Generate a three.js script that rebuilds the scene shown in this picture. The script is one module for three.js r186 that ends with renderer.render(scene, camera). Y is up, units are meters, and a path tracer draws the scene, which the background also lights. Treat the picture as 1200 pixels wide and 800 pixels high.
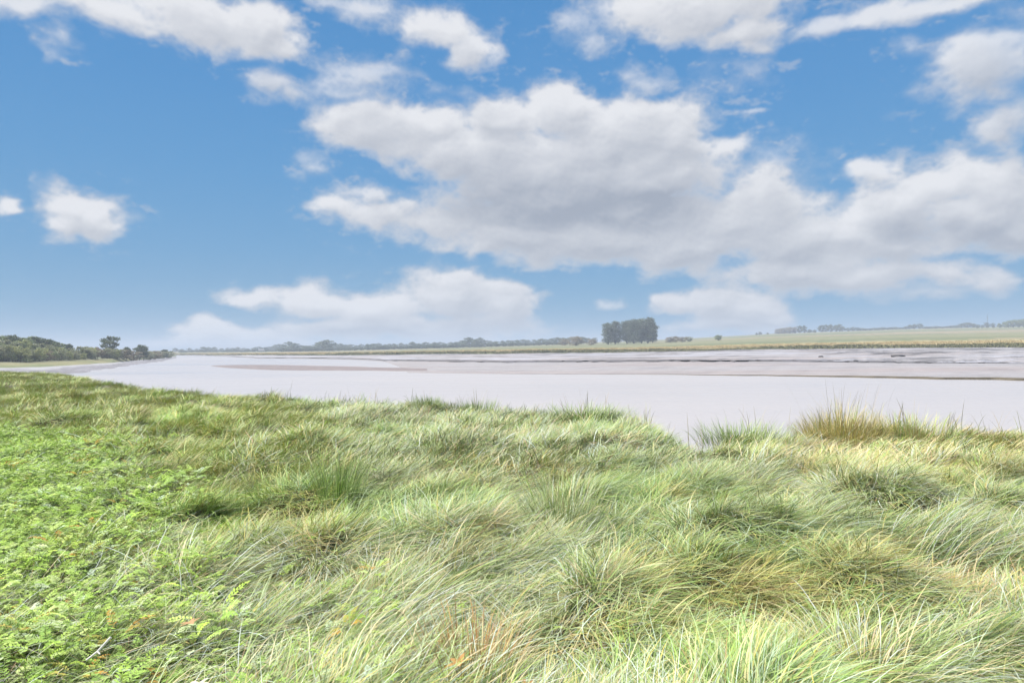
import * as THREE from 'three';
import { ImprovedNoise } from 'three/addons/math/ImprovedNoise.js';
import { mergeGeometries } from 'three/addons/utils/BufferGeometryUtils.js';

// ---------------------------------------------------------------- camera, exposure, sun
const scene = new THREE.Scene();
const renderer = new THREE.WebGLRenderer({ antialias: true });
renderer.toneMapping = THREE.LinearToneMapping;
const EXPOSURE = 2.3;
renderer.toneMappingExposure = EXPOSURE;
renderer.shadowMap.enabled = true;

const EYE = 1.7;
const camera = new THREE.PerspectiveCamera(53.13, 1024 / 682, 0.1, 9000);
camera.position.set(0, EYE, 0);
camera.rotation.order = 'YXZ';
camera.rotation.set(THREE.MathUtils.degToRad(0.6), 0, -0.009);   // held a touch off level

const sun = new THREE.DirectionalLight(new THREE.Color(1, 0.965, 0.91), 3.6);
sun.position.set(-80, 135, -20);
sun.target.position.set(0, 0, -20);
sun.castShadow = true;
sun.shadow.radius = 120;                                            // veiled by thin cloud: soft shade
sun.shadow.mapSize.set(4096, 4096);
Object.assign(sun.shadow.camera, { left: -60, right: 60, top: 60, bottom: -60, near: 1, far: 400 });
scene.add(sun, sun.target);

// ---------------------------------------------------------------- helpers
let seedState = 20240611;
function rnd() { seedState = (seedState + 0x6d2b79f5) | 0; let t = Math.imul(seedState ^ (seedState >>> 15), 1 | seedState); t = (t + Math.imul(t ^ (t >>> 7), 61 | t)) ^ t; return ((t ^ (t >>> 14)) >>> 0) / 4294967296; }
const rr = (a, b) => a + (b - a) * rnd();
const gauss = () => (rnd() + rnd() + rnd() + rnd() - 2) * 1.0;
const noise = new ImprovedNoise();
const n2 = (x, y, k = 0) => noise.noise(x + 31.7, y + 17.3, k + 5.1);
function fbm(x, y, k = 0, oct = 4) { let s = 0, a = 1, f = 1, n = 0; for (let i = 0; i < oct; i++) { s += a * n2(x * f, y * f, k + i * 7.7); n += a; a *= 0.5; f *= 2.03; } return s / n; }
const clamp = (x, a, b) => Math.min(b, Math.max(a, x));
const sstep = (a, b, x) => { const t = clamp((x - a) / (b - a), 0, 1); return t * t * (3 - 2 * t); };
const mix = (a, b, t) => a + (b - a) * t;
const mix3 = (a, b, t) => [mix(a[0], b[0], t), mix(a[1], b[1], t), mix(a[2], b[2], t)];
const lin8 = (c) => { c /= 255; return c <= 0.04045 ? c / 12.92 : ((c + 0.055) / 1.055) ** 2.4; };
const taken = new Map();
function numbered(name) { const n = taken.get(name) ?? 0; taken.set(name, n + 1); return n ? `${name}_${String(n).padStart(3, '0')}` : name; }
function tag(o, label, category, group, kind) { if (label) o.userData.label = label; if (category) o.userData.category = category; if (group) o.userData.group = group; if (kind) o.userData.kind = kind; return o; }
function shade(o) { o.traverse((m) => { if (m.isMesh) { m.castShadow = true; m.receiveShadow = true; } }); return o; }
function addThing(o) { scene.add(o); return shade(o); }
function geom(pos, col, idx, uv, nor) {
  const g = new THREE.BufferGeometry();
  g.setAttribute('position', new THREE.Float32BufferAttribute(pos, 3));
  if (col) g.setAttribute('color', new THREE.Float32BufferAttribute(col, 3));
  if (uv) g.setAttribute('uv', new THREE.Float32BufferAttribute(uv, 2));
  if (idx) g.setIndex(idx);
  if (nor) g.setAttribute('normal', new THREE.Float32BufferAttribute(nor, 3)); else g.computeVertexNormals();
  return g;
}
// A grey noise texture that tiles; used for grain and relief.
function grainTexture(size, lo, hi, cells, stretch = 1, srgb = false) {
  const d = new Uint8Array(size * size * 4);
  const tile = (x, y, c) => {                                   // tileable value noise
    const h = (i, j) => { let n = Math.imul((i % c) + 7, 374761393) ^ Math.imul((j % (c * stretch)) + 3, 668265263) ^ Math.imul(c, 9176263); n = Math.imul(n ^ (n >>> 13), 1274126177); return ((n ^ (n >>> 16)) >>> 0) / 4294967296; };
    const fx = x * c, fy = y * c * stretch, i = Math.floor(fx), j = Math.floor(fy), u = fx - i, v = fy - j, s = u * u * (3 - 2 * u), t = v * v * (3 - 2 * v);
    return mix(mix(h(i, j), h(i + 1, j), s), mix(h(i, j + 1), h(i + 1, j + 1), s), t);
  };
  for (let y = 0; y < size; y++) for (let x = 0; x < size; x++) {
    let s = 0, n = 0, a = 1;
    for (const c of cells) { s += a * tile(x / size, y / size, c); n += a; a *= 0.7; }
    const v = Math.round(mix(lo, hi, clamp((s / n - 0.5) * 1.8 + 0.5, 0, 1)) * 255), o = (y * size + x) * 4;
    d[o] = d[o + 1] = d[o + 2] = v; d[o + 3] = 255;
  }
  const t = new THREE.DataTexture(d, size, size); t.wrapS = t.wrapT = THREE.RepeatWrapping; t.magFilter = THREE.LinearFilter;
  if (srgb) t.colorSpace = THREE.SRGBColorSpace; t.needsUpdate = true; return t;
}

// ---------------------------------------------------------------- sky: air and cumulus, the whole dome
{
  const W = 4096, H = 2048, R0 = H / 2 - 24, R = H - R0, deg = 180 / H;                 // deg per pixel
  const clouds = [[-35.0,22.7,3.8,1.3,0.8],[-29.4,23.5,4.9,1.9,0.9],[-24.2,24.2,5.7,2.9,1],[-19.9,23.9,3.9,2.3,1],[-17.7,23.2,2.1,1.2,0.9],[-33.3,21.2,1.3,1.6,0.5],[-33.4,20.1,0.7,0.6,0.35],[-19.0,20.3,2.7,1.6,0.75],[-17.7,19.7,2.2,1.0,0.7],[-12.7,21.2,4.1,2.4,0.65],[-10.3,21.9,3.5,1.6,0.55],[-14.4,20.0,2.7,1.4,0.55],[-11.3,26.2,4.8,1.4,0.7],[-6.4,25.1,4.0,2.0,0.9],[-3.2,23.6,2.6,1.9,0.85],[-1.8,22.9,1.4,1.0,0.6],[7.1,25.2,2.7,2.1,0.55],[16.0,25.6,9.3,2.9,1],[19.3,23.6,3.8,1.6,0.95],[20.6,22.7,2.1,0.9,0.8],[25.1,23.1,2.3,1.2,0.7],[31.0,23.1,7.9,1.1,0.8],[34.5,18.2,3.6,3.2,0.8],[36.2,14.9,2.3,2.0,0.8],[30.7,20.7,1.6,1.0,0.45],[36.4,19.0,2.8,2.9,0.7],[11.1,20.9,2.5,1.7,0.6],[11.0,21.9,1.0,1.3,0.4],[19.2,20.8,2.8,1.8,0.38],[19.5,18.2,1.7,0.3,0.5],[17.0,21.6,2.0,1.2,0.3],[-12.0,17.6,4.1,2.4,1.1],[-7.1,18.0,5.6,2.4,1.1],[-14.0,18.1,2.0,1.5,0.9],[-0.7,18.5,4.3,2.4,1.1],[4.3,19.2,3.9,2.9,1.15],[9.6,17.7,6.3,3.2,1.2],[14.0,16.6,4.0,3.1,1.15],[17.4,15.2,2.2,1.4,0.9],[-2.9,15.9,8.6,3.1,1.2],[4.3,14.5,10.7,4.6,1.3],[11.3,13.6,6.9,3.5,1.2],[2.9,11.8,10.7,3.1,1.2],[9.9,10.9,9.0,3.2,1.2],[-14.4,11.8,2.8,1.8,0.9],[-11.3,12.6,2.3,1.4,0.8],[-10.3,11.1,4.9,2.4,0.9],[-5.7,10.4,5.0,1.9,1],[0.0,9.4,8.6,2.0,1.1],[7.1,8.7,9.9,2.4,1.15],[0.0,7.4,1.9,0.9,0.6],[-16.4,14.5,1.8,1.2,0.5],[-17.7,13.8,1.3,0.8,0.35],[20.2,12.0,3.2,3.0,1.1],[18.6,9.7,7.1,3.5,1.25],[14.0,8.0,8.1,2.4,1.2],[23.6,7.8,5.4,3.3,1.25],[22.4,5.8,6.7,2.1,1.1],[27.1,5.1,5.1,1.7,1],[26.6,7.9,4.0,2.8,1.1],[20.9,14.8,2.5,1.7,0.35],[23.3,13.3,1.6,2.0,0.3],[25.1,13.9,1.3,0.8,0.35],[25.7,12.7,1.2,0.6,0.3],[28.3,12.9,2.0,1.0,0.85],[32.5,11.3,5.1,2.5,1.2],[35.9,10.4,3.3,2.9,1.2],[29.4,9.8,4.4,3.1,1.15],[34.0,8.7,4.9,2.6,1.2],[36.4,7.1,2.8,1.7,1],[29.9,7.1,4.3,1.9,1.05],[33.0,4.7,3.0,1.2,0.9],[35.2,4.3,2.1,1.1,0.85],[32.5,3.8,4.6,0.8,0.6],[-20.6,4.1,3.5,1.1,0.9],[-16.0,3.7,5.3,1.9,1.25],[-11.3,3.3,6.2,2.1,1.15],[-5.0,4.5,4.7,2.7,1.35],[-0.7,3.7,3.7,2.7,1.3],[-7.1,1.8,10.6,1.6,1.1],[-14.0,1.7,7.4,1.3,1],[-24.2,1.3,3.3,1.6,1.3],[-21.2,0.9,4.0,1.3,1.2],[-27.1,0.6,2.5,0.6,0.8],[-18.0,0.6,3.9,0.8,0.8],[14.0,3.4,2.7,1.3,1.2],[16.7,3.2,3.4,1.9,1.35],[19.0,3.1,2.8,1.8,1.35],[20.9,2.0,2.3,0.9,0.9],[17.4,1.5,5.9,1.0,0.9],[-32.8,10.1,2.5,2.2,1.1],[-31.4,9.7,2.4,2.1,1.15],[-33.5,8.9,2.0,1.1,0.9],[-30.7,8.8,1.8,0.9,0.9],[-36.8,9.7,1.1,0.9,0.9],[-29.1,9.7,1.1,0.9,0.35],[-34.3,11.2,0.8,0.9,0.3],[8.5,3.6,1.5,0.6,0.55],[-4.3,20.4,2.1,0.7,0.4],[-6.1,20.6,1.4,0.6,0.4]];
  // the same broken cumulus goes on round the rest of the dome
  let s = 99; const rs = () => { s = (Math.imul(s, 1664525) + 1013904223) | 0; return (s >>> 0) / 4294967296; };
  for (let i = 0; i < 95; i++) {
    const az = -180 + 360 * rs(), el = 3 + 78 * Math.pow(rs(), 1.35);
    if (Math.abs(az) < 52 && el < 40) continue;
    const big = 0.5 + rs(), n = 4 + Math.floor(rs() * 5);
    for (let k = 0; k < n; k++) clouds.push([az + (rs() - 0.5) * 16 * big / Math.cos(el / 57.3), el + (rs() - 0.5) * 4 * big, (2.5 + 5 * rs()) * big, (1.4 + 2 * rs()) * big, 0.7 + 0.5 * rs()]);
  }
  const B = new Float32Array(W * R).fill(-1), S = new Float32Array(W * R).fill(0.6), F = new Float32Array(W * R), T = new Float32Array(W * R).fill(-1);
  for (const [az, el, ra, re, st] of clouds) {
    const c = Math.max(0.12, Math.cos(el / 57.2958)), rw = ra * 1.9 / c, rh = re * 1.9;
    for (let r = Math.max(0, Math.floor((el - rh) / deg + H / 2 - R0)); r <= Math.min(R - 1, (el + rh) / deg + H / 2 - R0); r++) {
      const dy = ((r + R0 - H / 2 + 0.5) * deg - el) / re, dy2 = dy < 0 ? dy * dy * 1.25 : dy * dy;
      for (let q = Math.floor((az - rw - 90 + 180) / deg); q <= (az + rw - 90 + 180) / deg; q++) {
        const dx = ((q + 0.5) * deg - 180 + 90 - az) * c / ra, v0 = 1 - Math.sqrt(dx * dx + dy2), v = v0 > 0 ? v0 * st : v0;
        if (v < -0.9) continue;
        const o = r * W + ((q % W) + W) % W, b = B[o], h = Math.max(0.22 - Math.abs(b - v), 0) / 0.22;
        S[o] = v > b ? mix(st, S[o], 0.5 * h) : mix(S[o], st, 0.5 * h); B[o] = Math.max(b, v) + h * h * 0.055;
      }
    }
  }
  const at = (A, r, q) => A[clamp(Math.round(r), 0, R - 1) * W + (((Math.round(q) % W) + W) % W)];
  for (let r = 0; r < R; r++) {
    const el = (r + R0 - H / 2 + 0.5) * Math.PI / H, y = Math.sin(el), ce = Math.cos(el);
    for (let q = 0; q < W; q++) {
      const o = r * W + q; if (B[o] < -0.8) continue;
      const a = ((q + 0.5) / W - 0.5) * 2 * Math.PI, x = Math.cos(a) * ce, z = Math.sin(a) * ce, yy = y * 1.5;
      const w1 = noise.noise(x * 15, yy * 15, z * 15) + 0.5 * noise.noise(x * 43 + 9, yy * 43, z * 43) + 0.25 * noise.noise(x * 110 + 9, yy * 110, z * 110), w2 = noise.noise(x * 15 + 50, yy * 15, z * 15 + 20) + 0.5 * noise.noise(x * 43 + 3, yy * 43 + 30, z * 43);
      const b = at(B, r + w2 * 7, q + w1 * 12);
      let f = 0, amp = 1, fr = 20;
      for (let k = 0; k < 7; k++) { const v = noise.noise(x * fr + k * 13.1 + 0.35 * w1, yy * fr + k * 5.7 + 0.35 * w2, z * fr - k * 3.3); f += amp * (k < 2 ? v * 1.2 : 0.36 - 1.7 * Math.abs(v)); amp *= 0.6; fr *= 2.05; }
      T[o] = b + 0.27 * f - 0.05;
      if (B[o] > -0.7 && el > 0.09) { const v = 0.6 * noise.noise(x * 34 + w1 * 0.8, yy * 46 + w2 * 0.8, z * 34 + 7) + 0.4 * noise.noise(x * 88 + w2, yy * 110, z * 88 + w1) + 0.25 * noise.noise(x * 230 + w1, yy * 260, z * 230); F[o] = sstep(0.16, 0.55, v) * sstep(-0.7, -0.1, b); }
    }
  }
  const data = new Float32Array(W * H * 4);
  const bases = [[4.3,11.5,9.3,1.9,0.42],[12.7,11.5,6.1,1.5,0.35],[-2.9,12.9,5.7,1.9,0.22],[-5.7,11.2,5.0,1.0,0.2],[31.5,8.0,5.7,1.3,0.38],[35.9,6.5,2.3,1.2,0.3],[20.6,6.7,5.0,0.9,0.15],[-7.1,1.7,10.6,1.0,0.4],[-15.4,1.5,6.7,0.7,0.3],[17.4,1.4,5.2,0.7,0.35],[-22.4,0.4,4.3,0.5,0.3],[17.4,25.3,6.5,1.6,0.15],[34.5,16.8,3.4,1.8,0.15],[-20.6,24.0,3.8,1.3,0.12],[9.2,15.3,3.5,0.8,0.2],[-32.5,8.4,2.5,0.6,0.15]];                                        // heavier undersides of the big clouds
  const air = [[-90, 132, 172, 202], [0, 132, 172, 202], [3, 121, 169, 205], [8, 107, 163, 208], [14, 95, 156, 208], [20, 86, 149, 206], [26, 79, 143, 202], [50, 66, 128, 190], [90, 56, 116, 182]].map(([e, ...c]) => [e, ...c.map(lin8)]);
  const bright = [235, 236, 240].map(lin8), grey = [163, 171, 185].map(lin8), far = [172, 188, 205].map(lin8);
  for (let r = 0; r < H; r++) {
    const el = (r + 0.5 - H / 2) * deg;
    let i = 0; while (i < air.length - 2 && el > air[i + 1][0]) i++;
    const t = clamp((el - air[i][0]) / (air[i + 1][0] - air[i][0]), 0, 1), blue = [1, 2, 3].map((k) => mix(air[i][k], air[i + 1][k], t));
    for (let q = 0; q < W; q++) {
      const o = (r * W + q) * 4; let c = blue;
      if (r >= R0) {
        const rq = r - R0, d = T[rq * W + q], f = F[rq * W + q]; if (f > 0) c = mix3(blue, mix3(grey, bright, 0.5), 0.36 * f);
        if (d > -0.14) {
          const st = at(S, rq, q), thin = sstep(-0.14, mix(0.62, 0.44, sstep(0.7, 1.1, st)), d), alpha = 0.97 * Math.pow(thin, 0.9) * clamp(0.12 + st, 0, 1);
          let sum = 0; for (let k = 1; k <= 18; k++) sum += clamp(at(T, rq + k * 5, q - k * 2) + 0.08, 0, 0.75) * (1 - k / 20);
          const puff = clamp((d - at(T, rq + 4, q - 2)) * 1.1 + (d - at(T, rq + 11, q - 5)) * 0.55, -0.5, 0.7);
          let lit = Math.exp(-sum * 0.155) * 1.12 + puff * 0.34;
          const az = (q + 0.5) * deg - 90; for (const [ga, ge, gr, gh, g] of bases) { const e = ((az - ga) / gr) ** 2 + ((el - ge) / gh) ** 2; if (e < 4) lit -= 0.85 * g * Math.exp(-e * 1.4); }
          lit = mix(0.55, clamp(lit, 0, 1), sstep(0.05, 0.5, d));
          const cc = mix3(mix3(grey, bright, lit), far, 0.15 * (1 - sstep(0.3, 3, el)));
          c = mix3(c, cc, alpha);
        }
      }
      data[o] = c[0] / EXPOSURE; data[o + 1] = c[1] / EXPOSURE; data[o + 2] = c[2] / EXPOSURE; data[o + 3] = 1;
    }
  }
  const tex = new THREE.DataTexture(data, W, H, THREE.RGBAFormat, THREE.FloatType);
  tex.mapping = THREE.EquirectangularReflectionMapping; tex.magFilter = THREE.LinearFilter; tex.minFilter = THREE.LinearFilter; tex.needsUpdate = true;
  scene.background = tex; scene.environment = tex;
}
scene.fog = new THREE.FogExp2(new THREE.Color(0.80, 0.88, 1.0), 0.0005);

// ---------------------------------------------------------------- lie of the land
const WATER = -2.8;
// Bearing t = x / distance ahead. Edge of the near bank: [t, distance ahead].
const EDGE = [[-1.6, 72], [-0.75, 66], [-0.675, 59], [-0.625, 46], [-0.544, 32], [-0.45, 27], [-0.375, 25.5], [-0.25, 22.2], [-0.1, 20.2], [0, 17.4], [0.125, 16.4], [0.18, 15.4], [0.222, 13.2], [0.262, 10.7], [0.29, 11.2], [0.33, 12.4], [0.4, 12.6], [0.49, 12.9], [0.6, 12.7], [0.75, 12.9], [1.6, 14]];
function edgeAt(t) { t = clamp(t, -1.59, 1.59); let i = 0; while (t > EDGE[i + 1][0]) i++; const k = (t - EDGE[i][0]) / (EDGE[i + 1][0] - EDGE[i][0]); return mix(EDGE[i][1], EDGE[i + 1][1], k); }
const inland = (x, d) => edgeAt(x / Math.max(d, 0.5)) - d;                      // metres to the edge, measured ahead
const HOLLOWS = [[1.45, 4.55, 0.75, 0.22], [-1.6, 5.2, 0.5, 0.26], [-2.35, 6.95, 0.55, 0.24], [3.5, 5.3, 0.9, 0.2], [1.95, 3.25, 0.55, 0.34], [0.25, 3.9, 0.45, 0.15], [-0.3, 9, 1, 0.12]];
// The sward has grown into rounded tussocks: a loose cell pattern of mounds, flatter where the silverweed grows.
const cellRand = (i, j, k) => { let n = Math.imul(i + 1013, 374761393) ^ Math.imul(j + 2027, 668265263) ^ Math.imul(k + 11, 2246822519); n = Math.imul(n ^ (n >>> 13), 1274126177); return ((n ^ (n >>> 16)) >>> 0) / 4294967296; };
const CELL = 0.92;
function mound(x, d) {
  const wx = x + 0.28 * n2(x * 0.9, d * 0.9, 71), wd = d + 0.28 * n2(x * 0.9, d * 0.9, 73), ci = Math.floor(wx / CELL), cj = Math.floor(wd / CELL);
  let top = 0;
  for (let i = ci - 1; i <= ci + 1; i++) for (let j = cj - 1; j <= cj + 1; j++) {
    const cx = (i + 0.1 + 0.8 * cellRand(i, j, 1)) * CELL, cd = (j + 0.1 + 0.8 * cellRand(i, j, 2)) * CELL, r = mix(0.42, 0.78, cellRand(i, j, 3)), q = ((wx - cx) ** 2 + (wd - cd) ** 2 * 1.25) / (r * r);
    if (q < 1) top = Math.max(top, mix(0.04, 0.29, cellRand(i, j, 4) ** 1.3) * (1 - q) ** 0.8);
  }
  return top;
}
const weedZone = (x, d) => sstep(-1.3, 1.3, 1.15 - 0.7 * d - x + 1.8 * fbm(x * 0.5, d * 0.5, 17, 3)) * sstep(17, 11, d);
function groundY(x, d) {
  const e = inland(x, d) + 0.35 * n2(x * 0.8, d * 0.8, 3);
  let y = 0.12 * fbm(x * 0.33, d * 0.33, 1, 2) + mound(x, d) * (1 - 0.75 * weedZone(x, d)) * sstep(60, 14, d) + 0.04 * n2(x * 2.6, d * 2.6, 4) - 0.12;
  for (const [hx, hd, hr, hh] of HOLLOWS) { const q = ((x - hx) ** 2 + (d - hd) ** 2) / (hr * hr); if (q < 4) y -= hh * Math.exp(-q * 1.4); }
  if (e < 0.5) { const s = 0.5 - e; y -= s * s / (s + 1.2) * 0.62; }
  return y;
}

// materials of the setting
const grain = grainTexture(512, 0.72, 1, [6, 17, 43, 97, 211]);
const relief = grainTexture(512, 0, 1, [9, 23, 61, 140]);
const ripple = grainTexture(512, 0, 1, [7, 19, 41], 3);
const withRepeat = (t, x, y) => { const c = t.clone(); c.repeat.set(x, y); c.needsUpdate = true; return c; };
const soilMat = new THREE.MeshStandardMaterial({ vertexColors: true, roughness: 1, map: withRepeat(grain, 1, 1), bumpMap: withRepeat(relief, 2, 2), bumpScale: 0.03 });
const mudMat = new THREE.MeshPhysicalMaterial({ vertexColors: true, roughness: 0.62, map: withRepeat(grain, 0.06, 0.06), bumpMap: withRepeat(relief, 0.15, 0.15), bumpScale: 0.08, specularIntensity: 0.5 });
const landMat = new THREE.MeshStandardMaterial({ vertexColors: true, roughness: 1, map: withRepeat(grain, 0.05, 0.05) });
const calm = grainTexture(512, 0.55, 1, [3, 8, 21, 55]);
const waterMat = new THREE.MeshPhysicalMaterial({ color: new THREE.Color().setRGB(0.348, 0.328, 0.326), roughness: 0.5, roughnessMap: withRepeat(calm, 0.003, 0.011), ior: 1.33, specularIntensity: 0.6, bumpMap: withRepeat(ripple, 0.12, 0.12), bumpScale: 0.02 });

// near bank: a fan-free grid in world metres
{
  const xs = [], ds = [];
  for (let x = -75; x <= 40; x += Math.abs(x) < 12 ? 0.14 : 0.9) xs.push(x);
  for (let d = -12; d <= 80; d += d > 1 && d < 16 ? 0.14 : 0.8) ds.push(d);
  const pos = [], col = [], uv = [], idx = [];
  for (const d of ds) for (const x of xs) {
    const y = Math.max(groundY(x, d), WATER - 1.2);
    const k = sstep(-0.3, 0.4, fbm(x * 0.7, d * 0.7, 9, 3));
    let c = mix3([0.10, 0.115, 0.045], [0.15, 0.125, 0.065], k);
    if (inland(x, d) < -1.5) c = mix3(c, [0.2, 0.18, 0.16], 0.8);
    pos.push(x, y, -d); col.push(...c); uv.push(x, d);
  }
  const n = xs.length;
  for (let j = 0; j < ds.length - 1; j++) for (let i = 0; i < n - 1; i++) { const a = j * n + i; idx.push(a, a + 1, a + n, a + 1, a + n + 1, a + n); }
  const m = new THREE.Mesh(geom(pos, col, idx, uv), soilMat); m.name = 'near_bank_ground';
  addThing(tag(m, 'earth of the near river bank beneath the grass', 'ground', null, 'structure'));
}
// river
{
  const g = new THREE.PlaneGeometry(5200, 4200, 1, 1); g.rotateX(-Math.PI / 2);
  const p = g.attributes.position, u = g.attributes.uv; for (let i = 0; i < p.count; i++) u.setXY(i, p.getX(i), p.getZ(i));
  const m = new THREE.Mesh(g, waterMat); m.name = 'river'; m.position.set(0, WATER, -1900);
  addThing(tag(m, 'broad pale silty tidal river between grass bank and mudflats', 'river', null, 'structure'));
}
// Land given by bearings: each column is [bearing, [[distance, height] ...]] with the same number of breaks.
function landAt(cols, t) {
  t = clamp(t, cols[0][0], cols[cols.length - 1][0] - 1e-6);
  let i = 0; while (t > cols[i + 1][0]) i++;
  const k = (t - cols[i][0]) / (cols[i + 1][0] - cols[i][0]), a = cols[i][1], b = cols[i + 1][1];
  return a.map(([d, y], n) => [mix(d, b[n][0], k), mix(y, b[n][1], k)]);
}
function landSheet(cols, from, to, rows, columns, paint, relieff) {
  const pos = [], col = [], uv = [], idx = [], t0 = cols[0][0], t1 = cols[cols.length - 1][0]; let n = columns + 1, m = 0;
  const place = [];
  for (let k = from; k < to; k++) for (let r = k === from ? 0 : 1; r <= rows[k]; r++) place.push([k, k === 0 ? (r / rows[k]) ** 2 : r / rows[k]]);
  m = place.length;
  for (const [k, s] of place) for (let i = 0; i <= columns; i++) {
    const t = mix(t0, t1, i / columns), L = landAt(cols, t), d0 = mix(L[k][0], L[k + 1][0], s), y0 = mix(L[k][1], L[k + 1][1], s);
    const d = d0 + (relieff ? relieff.shift(t, d0, k, s) : 0), x = t * d, y = y0 + (relieff ? relieff.lift(x, d, k, s, t) : 0);
    pos.push(x, y, -d); col.push(...paint(x, d, k, s, t, y)); uv.push(x, d);
  }
  for (let j = 0; j < m - 1; j++) for (let i = 0; i < columns; i++) { const a = j * n + i; idx.push(a, a + 1, a + n, a + 1, a + n + 1, a + n); }
  return geom(pos, col, idx, uv);
}
// breaks: 0 water's edge, 1 foot of mud ledge, 2 its top, 3 foot of the marsh bank, 4 its top, 5 back of the marsh, 6 fields, 7 ridge, 8 beyond
const FAR = [[-0.5125,[[880,-2.8],[886,-2.78],[890,-2.7],[930,-3.43],[936,-2.06],[1050,-0.68],[1300,0.38],[1800,2.13],[4200,-14.7]]],[-0.375,[[400,-2.8],[430,-2.75],[434,-2.35],[520,-1.81],[526,-0.93],[650,-0.41],[900,-0.33],[1500,0.57],[4200,-16.2]]],[-0.25,[[330,-2.8],[345,-2.75],[349,-2.3],[480,-1.96],[486,-0.79],[600,-0.18],[850,0.74],[1500,2.83],[4200,-14.0]]],[-0.1875,[[255,-2.8],[268,-2.74],[272,-2.2],[430,-1.71],[436,-0.56],[560,0.34],[800,1.35],[1500,3.86],[4200,-12.9]]],[-0.1525,[[132,-2.8],[250,-2.7],[254,-2.2],[425,-1.59],[431,-0.46],[550,0.6],[780,1.8],[1500,4.32],[4200,-12.5]]],[0.0,[[121,-2.8],[210,-2.68],[214,-2.18],[400,-1.3],[406,-0.08],[520,1.38],[700,3.28],[1500,9.76],[4200,-7.0]]],[0.1875,[[114,-2.8],[205,-2.65],[209,-2.15],[370,-0.91],[376,0.27],[470,2.26],[640,5.42],[1500,16.61],[4200,-0.2]]],[0.375,[[103,-2.8],[190,-2.72],[194,-2.28],[330,0.3],[336,1.32],[400,3.5],[600,8.9],[1300,25.43],[4200,8.6]]],[0.5625,[[92,-2.8],[165,-2.79],[169,-2.54],[300,0.29],[306,1.41],[360,4.06],[600,10.89],[1200,29.82],[4200,13.0]]],[0.75,[[84,-2.8],[150,-2.78],[154,-2.55],[270,0.32],[276,1.49],[330,4.13],[600,12.13],[1200,33.05],[4200,16.2]]],[1.025,[[78,-2.8],[140,-2.69],[144,-2.45],[250,0.43],[256,1.67],[310,4.19],[600,12.89],[1200,36.08],[4200,19.3]]]];
const LEFT = [[-1.125,[[135,-2.8],[142,-2.4],[175,-0.84],[300,-1.15],[1500,-7.2]]],[-0.875,[[120,-2.8],[170,-2.4],[198,-1.02],[330,-0.94],[1500,-6.9]]],[-0.75,[[128,-2.8],[188,-2.45],[215,-1.07],[350,-1.49],[1500,-7.5]]],[-0.6937,[[134,-2.8],[196,-2.5],[230,-1.18],[370,-1.4],[1500,-7.4]]],[-0.625,[[150,-2.8],[232,-2.5],[262,-0.99],[420,-1.03],[1500,-7.0]]],[-0.5875,[[188,-2.8],[268,-2.5],[288,-0.99],[450,-1.1],[1500,-7.1]]],[-0.5625,[[220,-2.8],[318,-2.55],[330,-1.29],[480,-1.09],[1500,-7.1]]],[-0.5125,[[310,-2.8],[448,-2.55],[456,-1.73],[600,-1.68],[1500,-7.7]]],[-0.4925,[[480,-2.8],[628,-2.55],[640,-2.42],[800,-1.95],[1500,-8.0]]]];   // 0 water's edge, 1 top of the beach, 2 foot of the thicket, 3 behind, 4 far behind
function heightOn(cols, t, d) { const L = landAt(cols, t); if (d <= L[0][0]) return L[0][1]; for (let k = 0; k < L.length - 1; k++) if (d <= L[k + 1][0]) return mix(L[k][1], L[k + 1][1], (d - L[k][0]) / (L[k + 1][0] - L[k][0])); return L[L.length - 1][1]; }
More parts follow.
